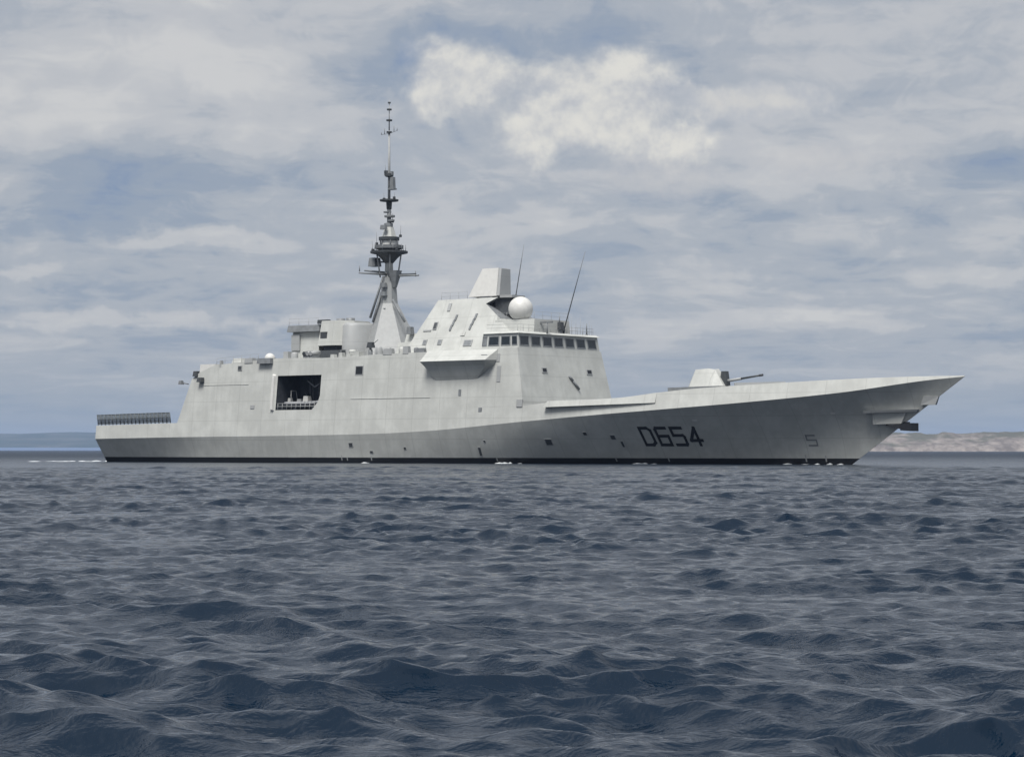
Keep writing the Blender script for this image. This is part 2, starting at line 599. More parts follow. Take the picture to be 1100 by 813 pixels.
def curve(pts):
    xs = np.array([p[0] for p in pts], float); ys = np.array([p[1] for p in pts], float)
    d = np.diff(ys) / np.diff(xs)
    mt = np.zeros(len(xs)); mt[0], mt[-1] = d[0], d[-1]
    for i in range(1, len(xs) - 1):
        mt[i] = 0 if d[i - 1] * d[i] <= 0 else 2 * d[i - 1] * d[i] / (d[i - 1] + d[i])

    def f(x):
        x = min(max(x, xs[0]), xs[-1])
        i = min(int(np.searchsorted(xs, x, 'right')) - 1, len(xs) - 2)
        h_ = xs[i + 1] - xs[i]; u = (x - xs[i]) / h_
        return float((2 * u**3 - 3 * u**2 + 1) * ys[i] + (u**3 - 2 * u**2 + u) * h_ * mt[i] + (-2 * u**3 + 3 * u**2) * ys[i + 1] + (u**3 - u**2) * h_ * mt[i + 1])
    return f


XK, XW = 137.4, 122.5
bk = curve([(0, 9.25), (18, 9.8), (38, 10.05), (55, 10.1), (80, 10.1), (92, 9.9), (100, 9.35), (112.2, 7.45), (123.4, 4.75), (130, 2.55), (133.6, 1.25), (XK, 0.04)])
zk = curve([(0, 3.4), (18, 3.58), (38, 3.7), (55, 3.9), (65, 4.25), (80, 5.3), (92, 6.1), (100, 6.6), (112.2, 7.44), (123.4, 8.45), (133.6, 9.86), (XK, 10.22)])
bw = curve([(0, 6.9), (10, 7.5), (25, 8.85), (50, 9.2), (70, 8.35), (85, 6.1), (100, 3.9), (110, 2.05), (118, 0.75), (XW, 0.03)])
zt = curve([(0, 5.38), (17.6, 5.62), (38, 5.75), (60, 6.2), (80, 7.3), (84.5, 7.7), (94.7, 8.12), (100.3, 8.72), (105.4, 9.17), (115.6, 9.69), (123.2, 10.04), (129.5, 10.24), (133.5, 10.31), (XK, 10.33)])
TUM = 0.105


def side(x, z):
    """half breadth of the flush upper side at station x, height z"""
    return bk(x) - TUM * (z - zk(x))


def hull_pt(s, tt):
    xw, xk = s * XW, s * XK
    K = (xk, bk(xk), zk(xk)); Wp = (xw, bw(xw), 0.0)
    # the flare hollows a little towards the bow
    hollow = 0.55 * max(0, (s - 0.6) / 0.4) * (1 - max(0, (s - 0.93) / 0.07)) * tt * (1 - tt) * 4 * 0.35
    return (Wp[0] + (K[0] - Wp[0]) * tt, Wp[1] + (K[1] - Wp[1]) * tt - hollow, K[2] * tt)


def hull_at(x, z):
    lo, hi = 0.0, 1.0
    for _ in range(50):
        s = (lo + hi) / 2
        tt = z / zk(s * XK)
        if hull_pt(s, tt)[0] < x:
            lo = s
        else:
            hi = s
    return hull_pt(s, z / zk(s * XK))


mb = MB()
ss = [i / 90 * 0.9 for i in range(91)] + [0.9 + i / 34 * 0.1 for i in range(1, 35)]
for sgn in (-1, 1):
    low, strake = [], []
    for s in ss:
        p0 = hull_pt(s, 0)
        row = [(p0[0] - 2.5 * s, sgn * p0[1] * 0.45, -4.5), (p0[0] - 1.2 * s, sgn * p0[1] * 0.9, -1.8)]
        for i in range(13):
            p = hull_pt(s, i / 12)
            row.append((p[0], sgn * p[1], p[2]))
        low.append(row)
        xk = s * XK
        inset = (TUM + 0.16 * max(0, min(1, (xk - 84) / 20))) * (zt(xk) - zk(xk))
        strake.append([(xk, sgn * bk(xk), zk(xk)), (xk, sgn * max(0.02, bk(xk) - inset), zt(xk))])
    mb.grid(low, M['hull'], True)
    mb.grid(strake, M['hull'], True)
    # transom half
    mb.poly([low[0][0][:1] + (0.0,) + low[0][0][2:]] + low[0] + [strake[0][1], (0, 0, zt(0))], M['hull'])
# flight deck and fore deck
mb.grid([[strake[i][1], (strake[i][1][0], -strake[i][1][1], strake[i][1][2])] for i in range(len(ss))], M['deck'], False)
hull = mb.build('hull', ship)
for p in hull.data.polygons:
    p.use_smooth = True
mod = hull.modifiers.new('sharp_edges', 'EDGE_SPLIT')
mod.split_angle = R(14)


def on_hull(x, z, off):
    p = hull_at(x, z)
    q = hull_at(x + 0.3, z); r_ = hull_at(x, z + 0.3)
    a = Vector((q[0] - p[0], -(q[1] - p[1]), 0)); b = Vector((0, -(r_[1] - p[1]), 0.3))
    n = a.cross(b).normalized()
    if n.y > 0:
        n = -n
    return Vector((p[0], -p[1], z)) + n * off


def stroke(mb, pts, wd, m, off=0.025):
    """a painted bar of width wd along pts (x, z) lying on the flared starboard side"""
    for (x0, z0), (x1, z1) in zip(pts, pts[1:]):
        d = Vector((x1 - x0, z1 - z0)); L = d.length
        if L < 1e-6:
            continue
        d /= L
        nn = Vector((-d.y, d.x)) * wd / 2
        e = wd / 2 * 0.98
        N = max(2, int(L / 0.25))
        rows = []
        for i in range(N + 1):
            tt = -e + (L + 2 * e) * i / N
            c_ = Vector((x0, z0)) + d * tt
            rows.append([on_hull(c_.x + nn.x, c_.y + nn.y, off), on_hull(c_.x - nn.x, c_.y - nn.y, off)])
        mb.grid(rows, m, False)


GL = {'D': [[(0, 0), (0, 1), (0.72, 1), (1, 0.86), (1, 0.14), (0.72, 0), (0, 0)]],
      '6': [[(1, 1), (0.12, 1), (0, 0.9), (0, 0), (1, 0), (1, 0.52), (0, 0.52)]],
      '5': [[(1, 1), (0, 1), (0, 0.56), (0.9, 0.56), (1, 0.48), (1, 0.08), (0.9, 0), (0, 0)]],
      '4': [[(0.72, 0), (0.72, 1), (0, 0.26), (1.02, 0.26)]]}
gx, gz, gw, gh = 97.1, 2.4, 1.36, 2.05
mb = MB()
for i, ch in enumerate('D654'):
    for st in GL[ch]:
        stroke(mb, [(gx + i * 2.06 + u * gw, gz + v * gh) for u, v in st], 0.36, M['number'], 0.025 + 0.004 * i)
mb.build('hull_number', hull)
mb = MB()
stroke(mb, [(118.6, 3.5), (117.6, 3.5), (117.6, 2.95), (118.7, 2.95), (118.7, 2.3), (117.7, 2.3)], 0.17, M['steel'])
mb.build('bow_mark', hull)

# outlets, scuttles and fairleads low on the side
for (x, z, a, b) in ((51.2, 2.45, 0.38, 0.30), (54.7, 1.5, 0.30, 0.16), (72.8, 1.55, 0.22, 0.62), (83.6, 2.75, 0.55, 0.42), (93.0, 3.35, 0.36, 0.3),
                     (93.9, 2.5, 0.18, 0.4), (89.3, 3.8, 0.28, 0.22), (73.9, 2.9, 0.16, 0.14), (60.6, 2.0, 0.2, 0.16)):
    mb = MB()
    front = [on_hull(x + u * a, z + v * b, 0.05) for u, v in ((-1, -1), (1, -1), (1, 1), (-1, 1))]
    back = [on_hull(x + u * a, z + v * b, -0.05) for u, v in ((-1, -1), (1, -1), (1, 1), (-1, 1))]
    mb.hexa(back, front, M['mid'])
    fr = [on_hull(x + u * a * .8, z + v * b * .8, 0.056) for u, v in ((-1, -1), (1, -1), (1, 1), (-1, 1))]
    mb.poly(fr, M['dark'])
    mb.build('outlet', hull)
mb = MB(); stroke(mb, [(104.7, 5.35), (105.1, 5.35)], .22, M['white']); mb.build('hull_fitting', hull)
mb = MB(); stroke(mb, [(121.6, 6.1), (121.9, 6.1)], .2, M['white']); mb.build('hull_fitting', hull)
# pale draught marks crossing the boot topping
for x, h_ in ((49.2, 0.55), (50.2, 0.28), (54.5, 0.35), (75.0, 0.3), (92.0, 0.3), (99.2, 0.3), (116.9, 0.7), (119.4, 0.6)):
    mb = MB()
    stroke(mb, [(x, 0.42), (x, 0.42 + h_)], 0.17, M['mid'], 0.03)
    mb.build('draught_mark', hull)

# bulwark slab standing proud of the side at the break of the foredeck, dying away forward
mb = MB()
ins, outp = [], []
N = 26
for sgn in (-1, 1):
    rows = []
    for i in range(N + 1):
        u = i / N
        x = 84.2 + u * 16.2
        th_ = 0.62 * (1 - u) ** 0.8 + 0.01
        ztop = zt(x) + 0.01 + 0.2 * (1 - u) ** 2
        zbot = 7.12 + u * 0.38
        yb = side(x, zbot); yt = side(x, ztop) - 0.16 * max(0, min(1, (x - 84) / 20)) * (ztop - zk(x))
        rows.append([(x, sgn * (yb - 0.12), zbot), (x, sgn * (yb + th_), zbot), (x + 0.55 * (1 - u), sgn * (yt + th_ * 0.72), ztop), (x + 0.55 * (1 - u), sgn * (yt - 0.25), ztop)])
    mb.grid(rows, M['grey'], False)
    mb.poly(rows[0], M['grey'])
mb.build('bulwark', ship)

# ---- flush-sided superstructure, hangar to bridge
FX0, FX1 = 79.05, 80.6          # front bulkhead: top and foot
TOP = [(20.0, 11.9), (21.5, 12.8), (24.5, 13.8), (28.4, 14.0), (34.7, 14.35), (37.1, 14.45), (41.0, 14.4), (45.3, 14.3), (51.0, 14.35), (55.0, 14.55), (64.0, 14.62), (70.0, 14.75), (FX0, 14.86)]
BAYX0, BAYX1, BAYZ0, BAYZ1 = 37.1, 45.3, 7.25, 12.0
mb = MB()
cols = []
for i, (x, zz) in enumerate(TOP):
    xb = 17.6 if i == 0 else (FX1 if i == len(TOP) - 1 else x)
    cols.append((xb, x, zz))
LEV = [0.0, BAYZ0, BAYZ1, 99]


def colpt(c_, z):
    xb, xt, ztp = c_
    z0 = zt(xb) - 0.02
    u = (z - z0) / (ztp - z0)
    x = xb + (xt - xb) * u
    return x, side(min(x, 80), z)


for sgn in (-1, 1):
    rows = []
    for c_ in cols:
        z0 = zt(c_[0]) - 0.02
        zs = [z0, BAYZ0, BAYZ1 if c_[2] > BAYZ1 + 0.3 else (BAYZ0 + c_[2]) / 2, c_[2]]
        rows.append([(colpt(c_, z)[0], sgn * colpt(c_, z)[1], z) for z in zs])
    for i in range(len(rows) - 1):
        for j in range(3):
            if sgn < 0 and j == 1 and cols[i][1] >= BAYX0 - .01 and cols[i + 1][1] <= BAYX1 + .01:
                continue
            mb.poly([rows[i][j], rows[i + 1][j], rows[i + 1][j + 1], rows[i][j + 1]], M['grey'])
    if sgn < 0:
        srow = rows
        # cut-off lower forward corner of the boat opening
        p = lambda x, z: (x, -side(x, z), z)
        mb.poly([p(44.0, BAYZ0), p(BAYX1, BAYZ0), p(BAYX1, 9.2), p(45.0, 8.3)], M['grey'])
    else:
        prow = rows
for i in range(len(cols) - 1):
    mb.poly([srow[i][3], srow[i + 1][3], prow[i + 1][3], prow[i][3]], M['grey'])
mb.poly([srow[0][0], srow[0][1], srow[0][2], srow[0][3], prow[0][3], prow[0][2], prow[0][1], prow[0][0]], M['grey'])
mb.poly([srow[-1][0], srow[-1][1], srow[-1][2], srow[-1][3], prow[-1][3], prow[-1][2], prow[-1][1], prow[-1][0]], M['grey'])
house = mb.build('superstructure', ship)

# boat bay: a real recess behind the opening
mb = MB()
ys0 = lambda x, z: -side(x, z) + 0.02
x0, x1, z0, z1 = BAYX0 - 0.05, BAYX1 + 0.05, BAYZ0 - 0.05, BAYZ1 + 0.05
D = -4.6
f_ = [(x0, ys0(x0, z0), z0), (x1, ys0(x1, z0), z0), (x1, ys0(x1, z1), z1), (x0, ys0(x0, z1), z1)]
b_ = [(x0, D, z0), (x1, D, z0), (x1, D, z1), (x0, D, z1)]
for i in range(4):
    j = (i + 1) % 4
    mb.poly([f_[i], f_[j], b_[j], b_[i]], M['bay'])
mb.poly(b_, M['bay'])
mb.build('boat_bay', house)
mb = MB()     # folded door frame on the after edge of the opening
p = lambda x, z, o: (x, -side(x, z) - o, z)
mb.hexa([p(36.2, 7.3, -.05), p(36.85, 7.2, -.05), p(36.85, 12.1, -.05), p(36.2, 12.3, -.05)], [p(36.25, 7.4, .28), p(36.7, 7.3, .32), p(36.7, 12.0, .32), p(36.25, 12.2, .28)], M['white'])
mb.build('bay_door', house)
mb = MB()
mb.tube((43.9, -6.0, 12.0), (42.6, -7.6, 10.4), 0.12, 0.1, M['rubber'])
mb.tube((42.6, -7.6, 10.4), (41.4, -7.8, 11.3), 0.1, 0.08, M['rubber'])
mb.tube((43.9, -6.0, 12.0), (43.9, -5.0, 7.4), 0.16, 0.16, M['rubber'])
mb.build('davit', house)
mb = MB()
for zz in (8.15, 7.75):
    mb.tube((37.2, -side(37.2, zz) + .12, zz), (44.4, -side(44.4, zz) + .12, zz), 0.045, 0.045, M['mid'])
for i in range(9):
    x = 37.4 + i * 0.86
    mb.tube((x, -side(x, 7.25) + .12, 7.22), (x, -side(x, 8.15) + .12, 8.15), 0.035, 0.035, M['mid'])
mb.build('bay_railing', house)
for i in range(14):      # lockers, pipes and trunking on the back wall of the bay
    xx = 37.4 + random.random() * 7.2; zz = 7.3 + random.random() * 3.8
    mb = MB()
    if i % 3 == 0:
        mb.tube((xx, -4.75, 7.3), (xx, -4.75, 11.9), .08, .08, M['rubber'], 6)
    else:
        a_, b_ = random.uniform(.2, .6), random.uniform(.2, .7)
        mb.box(xx - a_, min(45.2, xx + a_), -5.1, -4.62, zz, zz + b_, M['rubber' if i % 2 else 'steel'], .03, .03)
    mb.build('bay_fitting', house)


def wall_box(name, x, z, a, b, m, parent, proud=0.06, frame=None, yf=None):
    """a shallow hatch, vent or port set on the starboard side wall"""
    yy = (lambda X_, Z_: side(X_, Z_)) if yf is None else yf
    o = MB()
    q = lambda X_, Z_, of: (X_, -yy(X_, Z_) - of, Z_)
    cs = ((-1, -1), (1, -1), (1, 1), (-1, 1))
    o.hexa([q(x + u * a, z + v * b, -.04) for u, v in cs], [q(x + u * a * .94, z + v * b * .94, proud) for u, v in cs], frame or m)
    if frame:
        o.poly([q(x + u * a * .78, z + v * b * .78, proud + .008) for u, v in cs], m)
    return o.build(name, parent)


wall_box('dark_port', 52.2, 12.45, 0.78, 0.68, M['black'], house, 0.05, M['mid'])  # no hole cut: black face stands in for the dark inside
wall_box('side_hatch', 70.0, 9.2, 0.22, 0.42, M['steel'], house)
wall_box('side_hatch', 73.6, 6.95, 0.3, 0.26, M['steel'], house)
wall_box('side_hatch', 32.6, 7.75, 0.42, 0.26, M['mid'], house)
wall_box('side_hatch', 76.3, 11.5, 0.32, 1.1, M['mid'], house, 0.05)
wall_box('side_hatch', 76.0, 13.6, 0.34, 0.55, M['mid'], house, 0.05)
wall_box('side_hatch', 82.0 - 2.0, 7.7, 0.5, 0.5, M['mid'], house, 0.1)
for x, z, L in ((58.0, 8.6, 14.0), (27.0, 10.9, 9.0)):      # thin rubbing strips and cable runs
    mb = MB()
    mb.hexa([p(x - L / 2, z, -.02), p(x + L / 2, z, -.02), p(x + L / 2, z + .07, -.02), p(x - L / 2, z + .07, -.02)],
            [p(x - L / 2, z, .05), p(x + L / 2, z, .05), p(x + L / 2, z + .07, .05), p(x - L / 2, z + .07, .05)], M['grey'])
    mb.build('side_strip', house)
# hangar roof edge fittings
def deck_item(name, build, parent=None):
    o = MB()
    build(o)
    return o.build(name, parent or ship)


deck_item('locker', lambda o: o.box(21.4, 24.5, -8.9, -6.6, 12.2, 13.95, M['white'], .1, .1))
deck_item('camera_turret', lambda o: (o.tube((20.7, -8.8, 11.6), (20.7, -8.8, 12.3), .16, .16, M['steel']), o.box(20.3, 21.2, -9.2, -8.4, 12.25, 13.0, M['dark'], .1, .1)))
deck_item('camera_turret', lambda o: (o.tube((22.1, -9.15, 11.2), (22.1, -9.3, 12.0), .14, .14, M['steel']), o.box(21.6, 22.6, -9.7, -8.95, 11.4, 12.05, M['dark'], .1, .1)))
deck_item('floodlight', lambda o: (o.tube((18.9, -8.6, 11.2), (17.9, -8.9, 11.4), .08, .08, M['steel']), o.box(17.5, 18.1, -9.3, -8.7, 11.15, 11.7, M['steel'], .08, .08)))
wall_box('vent', 29.6, 13.25, 0.42, 0.34, M['dark'], house, 0.1, M['mid'])
def dome_(o):
    o.box(33.4, 36.0, -9.6, -8.2, 13.75, 14.5, M['steel'], .08, .05)
    sphere(o, (35.2, -8.8, 14.45), 0.75, M['white'], 20, 0.0)
deck_item('small_radome', dome_)
deck_item('roof_vent', lambda o: o.box(27.0, 29.2, -8.3, -6.0, 13.6, 14.7, M['grey'], .35, .3))
deck_item('roof_vent', lambda o: o.box(25.4, 25.8, -8.9, -8.4, 13.4, 14.4, M['mid'], .05, .05))
for i in range(3):     # life-raft canisters by the funnel
    x = 41.8 + i * 0.62
    mb = MB()
    mb.tube((x, -9.1 + .1, 14.95), (x, -7.2, 15.15), .3, .3, M['dark' if i == 0 else 'mid'], 14)
    mb.box(x - .27, x + .27, -8.9, -7.4, 14.3, 14.75, M['steel'], .03, .03)
    mb.build('liferaft_canister', ship)
mb = MB()
mb.lathe(53.3, -8.2, [(0.3, 14.4), (0.3, 15.2), (0.16, 15.3), (0.16, 15.6)], M['steel'], 10)
mb.box(52.9, 53.9, -8.6, -7.9, 15.5, 16.25, M['dark'], .15, .1)
mb.tube((53.6, -8.25, 15.9), (55.0, -8.6, 16.5), .05, .04, M['dark'])
mb.build('machine_gun_mount', ship)
for i in range(4):
    x = 46.6 + i * 1.5
    deck_item('roof_vent', lambda o: o.box(x, x + .7, -8.9, -8.2, 14.3, 14.75 + .2 * (i % 2), M['grey'], .05, .05))

# ---- funnel group
mb = MB()
def octo(cx, cy, rx, ry, z, ch=0.42):
    return [(cx + rx * a, cy + ry * b, z) for a, b in ((-1, -ch), (-ch, -1), (ch, -1), (1, -ch), (1, ch), (ch, 1), (-ch, 1), (-1, ch))]
mb.hexa(octo(42.6, -1.2, 3.4, 4.3, 16.2), octo(42.6, -1.2, 2.9, 3.7, 19.65), M['grey'])
funnel = mb.build('funnel', ship)
mb = MB()
mb.hexa(octo(42.8, -1.2, 2.8, 3.7, 14.3), octo(42.8, -1.2, 2.7, 3.6, 16.19), M['bay'])
mb.build('air_intake', funnel)
mb = MB()
ell = lambda rx, ry, z: [(45.7 + rx * math.cos(2 * math.pi * i / 28), -1.0 + ry * math.sin(2 * math.pi * i / 28), z) for i in range(28)]
mb.grid([ell(2.2, 4.0, 14.3), ell(2.05, 3.7, 18.9), ell(1.8, 3.4, 19.3), ell(.1, .1, 19.35)], M['mid'], True, True)
mb.build('funnel_casing', funnel)
mb = MB()
for cx in (41.6, 43.4):
    mb.lathe(cx, -1.2, [(0.62, 19.6), (0.62, 20.15), (0.5, 20.15), (0.5, 19.7)], M['steel'], 16)
mb.build('exhaust', funnel)
mb = MB()
mb.box(41.5, 42.7, -5.35, -4.6, 17.2, 18.1, M['dark'])
mb.build('louvre', funnel)
mb = MB()
mb.box(40.2, 42.2, -4.6, -3.9, 19.3, 19.85, M['dark'], .05, .05)
mb.build('louvre', funnel)
mb = MB()
mb.hexa([(40.4, -5.9, 14.3), (45.6, -5.9, 14.3), (45.9, -5.0, 14.3), (40.4, -5.0, 14.3)], [(40.4, -5.7, 15.5), (45.7, -5.7, 15.5), (45.9, -5.0, 15.5), (40.4, -5.0, 15.5)], M['dark'])
mb.build('launcher', ship)
mb = MB()     # deckhouse abaft the funnel
mb.box(34.9, 40.1, -4.2, 3.2, 14.2, 18.28, M['grey'], .1, .25)
dh = mb.build('deckhouse', ship)
mb = MB()
mb.box(34.4, 40.6, -4.6, 3.6, 18.3, 19.2, M['steel'], .12, .18)
mb.build('roof', dh)
mb = MB()
mb.box(35.0, 36.6, -4.32, -4.0, 15.7, 17.9, M['mid'], .03, .02)
mb.build('door', dh)

# stepped housings and clutter between mast and bridge
mb = MB(); mb.box(54.6, 58.4, -4.6, 4.6, 14.5, 16.3, M['grey'], .25, .3); mb.box(55.2, 57.6, -3.4, 3.4, 16.31, 17.5, M['grey'], .2, .25); mb.build('equipment_house', ship)
for (x, y, z, r_, hh, mm) in ((53.4, -6.6, 14.4, .5, 1.3, 'mid'), (56.0, -7.6, 14.5, .38, 1.0, 'mid'), (58.6, -7.9, 14.55, .45, .9, 'grey'), (61.4, -8.2, 14.6, .35, .7, 'steel'), (48.9, -6.9, 14.3, .55, 1.1, 'grey'), (38.2, -7.0, 14.4, .5, .9, 'mid')):
    mb = MB(); mb.lathe(x, y, [(r_, z - .1), (r_, z + hh * .75), (r_ * .7, z + hh), (.02, z + hh * 1.05)], M[mm], 16); mb.build('ventilator', ship)
for (x, y, z, a, b, c_, mm) in ((50.6, -8.2, 14.3, 1.1, .5, .8, 'grey'), (57.0, -8.7, 14.55, .8, .35, .7, 'mid'), (60.2, -8.75, 14.58, .5, .3, .9, 'mid'), (62.6, -8.6, 14.6, .7, .3, .6, 'steel'), (31.2, -8.5, 14.0, .8, .5, .6, 'mid'), (35.6, -5.6, 14.3, .5, .5, 1.2, 'mid'), (56.4, -3.6, 17.5, .4, .4, .9, 'steel')):
    mb = MB(); mb.box(x - a, x + a, y - b, y + b, z - .1, z + c_, M[mm], .08, .06); mb.build('equipment_box', ship)

# ---- mast
MX = 49.45
def hexa_loop(r, z, sx=1.0, cx=MX):
    return [(cx + r * sx * math.cos(R(30 + 60 * i)), r * math.sin(R(30 + 60 * i)), z) for i in range(6)]
mb = MB()
mb.hexa(hexa_loop(4.7, 14.4, 1, MX + .75), hexa_loop(1.25, 22.0), M['tower'])
mb.hexa(hexa_loop(1.24, 22.0), hexa_loop(0.95, 25.6), M['tower'])
mb.hexa(hexa_loop(0.62, 25.6), hexa_loop(0.5, 29.0), M['grey'])
mast = mb.build('mast', ship)
cR, sR = math.cos(R(38)), math.sin(R(38))
for a, b, nm in (((49.0, -.6, 25.8), (47.3, -1.5, 20.0), 'strut'), ((51.1, -1.1, 22.4), (53.6, -1.5, 19.3), 'strut'), ((48.4, .6, 25.6), (45.9, 1.0, 20.0), 'strut'),
                 ((48.6, -.7, 23.4), (47.9, -1.6, 19.4), 'strut')):
    mb = MB(); mb.tube(a, b, .17, .17, M['steel']); mb.build(nm, mast)
for y in (-1, 1):      # yards athwart and fore-and-aft
    mb = MB()
    mb.tube((MX, y * .6, 26.0), (MX - .2, y * 6.0, 26.2 + (.3 if y > 0 else -.3)), .16, .09, M['steel'])
    mb.tube((MX - .2, y * 5.9, 26.1), (MX - .2, y * 5.9, 26.9), .08, .05, M['steel'])
    mb.build('yardarm', mast)
mb = MB(); mb.tube((MX - .5, 0, 26.3), (45.2, -.3, 26.75), .17, .1, M['steel']); mb.build('yardarm', mast)
mb = MB(); mb.tube((MX + .5, 0, 25.8), (54.6, .3, 25.7), .15, .1, M['steel']); mb.build('yardarm', mast)
mb = MB(); mb.hexa(hexa_loop(.35, 24.2, 1, MX + 1.0), hexa_loop(1.15, 26.5, 1, MX + .9), M['steel']); mb.build('sensor_housing', mast)
mb = MB(); mb.box(46.6, 47.9, -1.2, .2, 27.2, 28.4, M['steel'], .15, .1); mb.tube((47.9, -.4, 27.8), (49.2, 0, 27.8), .12, .12, M['steel']); mb.build('director', mast)
mb = MB(); mb.lathe(MX, 0, [(0.6, 27.6), (1.2, 28.3), (1.75, 28.8), (2.6, 28.98), (2.62, 29.25), (0.1, 29.3)], M['dark'], 24, False); mb.build('platform', mast)
for a in range(4):
    ca, sa = math.cos(R(45 + 90 * a)), math.sin(R(45 + 90 * a))
    mb = MB(); mb.tube((MX + 1.2 * ca, 1.2 * sa, 25.6), (MX + 1.7 * ca, 1.7 * sa, 29.0), .11, .1, M['mid'], 6); mb.build('strut', mast)
mb = MB(); mb.lathe(MX, 0, [(0.9, 29.3), (1.95, 29.6), (2.0, 30.05), (0.1, 30.1)], M['steel'], 24, False); mb.build('platform', mast)
mb = MB(); mb.lathe(MX, 0, [(1.15, 30.1), (1.15, 30.7)], M['white'], 20)
mb.lathe(MX, 0, [(0.3, 30.72), (1.42, 30.75), (1.45, 31.2), (0.2, 31.25)], M['dark'], 20, False); mb.build('sensor_drum', mast)
for i in range(10):
    a = 2 * math.pi * i / 10
    mb = MB(); mb.tube((MX + 2.3 * math.cos(a), 2.3 * math.sin(a), 29.25), (MX + 2.3 * math.cos(a), 2.3 * math.sin(a), 30.15), .045, .04, M['steel'], 5); mb.build('stanchion', mast)
for i in range(6):
    a = 2 * math.pi * (i + .3) / 6
    mb = MB(); mb.tube((MX + 1.3 * math.cos(a), 1.3 * math.sin(a), 29.9), (MX + 1.3 * math.cos(a), 1.3 * math.sin(a), 31.0), .09, .09, M['steel'], 5); mb.build('stanchion', mast)
mb = MB(); mb.hexa(hexa_loop(1.05, 31.2), hexa_loop(.62, 32.6), M['grey']); mb.build('mast_cone', mast)
mb = MB()
mb.tube((MX, 0, 32.5), (MX, 0, 36.0), .30, .26, M['mid'])
mb.tube((MX, 0, 36.0), (MX, 0, 46.0), .20, .13, M['mid'])
mb.tube((MX, 0, 46.0), (MX, 0, 50.3), .09, .035, M['mid'])
mb.build('topmast', mast)
for z, r, hgt, dxo in ((32.9, .62, .7, -.1), (34.1, .75, .4, .1), (33.5, .5, .35, .35), (34.7, .55, .25, -.3)):
    mb = MB(); mb.lathe(MX + dxo, 0, [(0.1, z - hgt / 2), (r, z - hgt / 3), (r, z + hgt / 3), (0.1, z + hgt / 2)], M['steel'], 12, False); mb.build('antenna_drum', mast)
mb = MB(); mb.lathe(MX, 0, [(0.35, 35.1), (0.42, 36.1), (1.3, 36.2), (1.32, 36.42), (0.1, 36.45)], M['dark'], 18, False)
mb.build('crosstree', mast)
for y in (-1, 1):
    mb = MB(); mb.tube((MX, 0, 36.5), (MX + y * 1.4, y * -1.4, 37.1), .05, .03, M['steel'], 5); mb.build('dipole', mast)
mb = MB(); mb.box(MX + .35, MX + .95, -.3, .3, 37.9, 39.5, M['steel'], .05, .05); mb.box(MX + .1, MX + 1.1, -.35, .35, 37.75, 37.95, M['steel']); mb.build('antenna_panel', mast)
mb = MB(); mb.lathe(MX, 0, [(0.15, 39.5), (0.6, 39.65), (0.62, 40.0), (0.2, 40.1)], M['dark'], 12, False); mb.box(MX - .75, MX - .35, -.2, .2, 39.8, 40.5, M['steel']); mb.box(MX + .3, MX + .65, -.2, .2, 39.8, 40.3, M['steel']); mb.build('antenna_drum', mast)
for y in (-1, 1):
    mb = MB(); mb.tube((MX, 0, 45.6), (MX + y * 2.4, -y * 1.0, 45.75), .04, .03, M['steel'], 5)
    mb.tube((MX + y * 1.3, -y * .5, 45.7), (MX + y * 1.3, -y * .5, 46.5), .05, .04, M['steel'], 5)
    mb.tube((MX + y * 2.3, -y * 1.0, 45.75), (MX + y * 2.3, -y * 1.0, 46.1), .05, .04, M['steel'], 5); mb.build('dipole', mast)
for z, r in ((45.8, .38), (47.45, .42), (48.95, .34), (49.9, .2)):
    mb = MB(); mb.lathe(MX, 0, [(0.05, z - .12), (r, z - .1), (r, z + .1), (0.05, z + .12)], M['dark'], 10, False); mb.build('antenna_ring', mast)

for (xo, yo, z, hh) in ((-2.3, -.8, 29.3, 1.5), (2.2, -.9, 29.3, 1.3), (-1.2, -1.2, 30.1, 1.8), (1.3, .9, 31.2, 1.6), (-1.1, .2, 36.4, 1.0), (1.1, -.2, 36.4, .9), (-.5, -.2, 40.1, 1.2), (.55, .1, 33.2, 1.3)):
    mb = MB(); mb.tube((MX + xo, yo, z), (MX + xo * 1.05, yo, z + hh), .04, .02, M['steel'], 5); mb.box(MX + xo - .14, MX + xo + .14, yo - .14, yo + .14, z, z + .35, M['dark']); mb.build('aerial', mast)
for z in (23.0, 24.2, 32.2):
    mb = MB(); mb.box(MX - .4, MX + .5, -1.5, -.9, z, z + .6, M['steel'], .08, .05); mb.build('junction_box', mast)
for i in range(5):
    z = 16.2 + i * 1.25; r_ = 4.7 - 3.45 * (z - 14.4) / 7.6
    mb = MB(); mb.box(MX - .2 + .1 * i, MX + .15 + .1 * i, -r_ * .866 - .12, -r_ * .866 + .1, z, z + .1, M['mid']); mb.build('step', mast)

# ---- bridge
mb = MB()
BX0, BX1, BY = 73.0, FX0, 8.82
base = [(BX0, -BY, 14.8), (BX1, -BY, 14.8), (BX1, BY, 14.8), (BX0, BY, 14.8)]
topl = [(BX0 + .1, -BY + .22, 16.72), (BX1 - .25, -BY + .22, 16.72), (BX1 - .25, BY - .22, 16.72), (BX0 + .1, BY - .22, 16.72)]
mb.hexa(base, topl, M['grey'])
bridge = mb.build('bridge', ship)
mb = MB()
mb.hexa([(BX0, -BY, 16.722), (BX1 + .05, -BY, 16.722), (BX1 + .05, BY, 16.722), (BX0, BY, 16.722)],
        [(BX0 + .2, -BY + .35, 17.0), (BX1 - .35, -BY + .35, 17.0), (BX1 - .35, BY - .35, 17.0), (BX0 + .2, BY - .35, 17.0)], M['grey'])
mb.build('roof', bridge)


def lerp(a, b, t_):
    return tuple(a[i] + (b[i] - a[i]) * t_ for i in range(3))


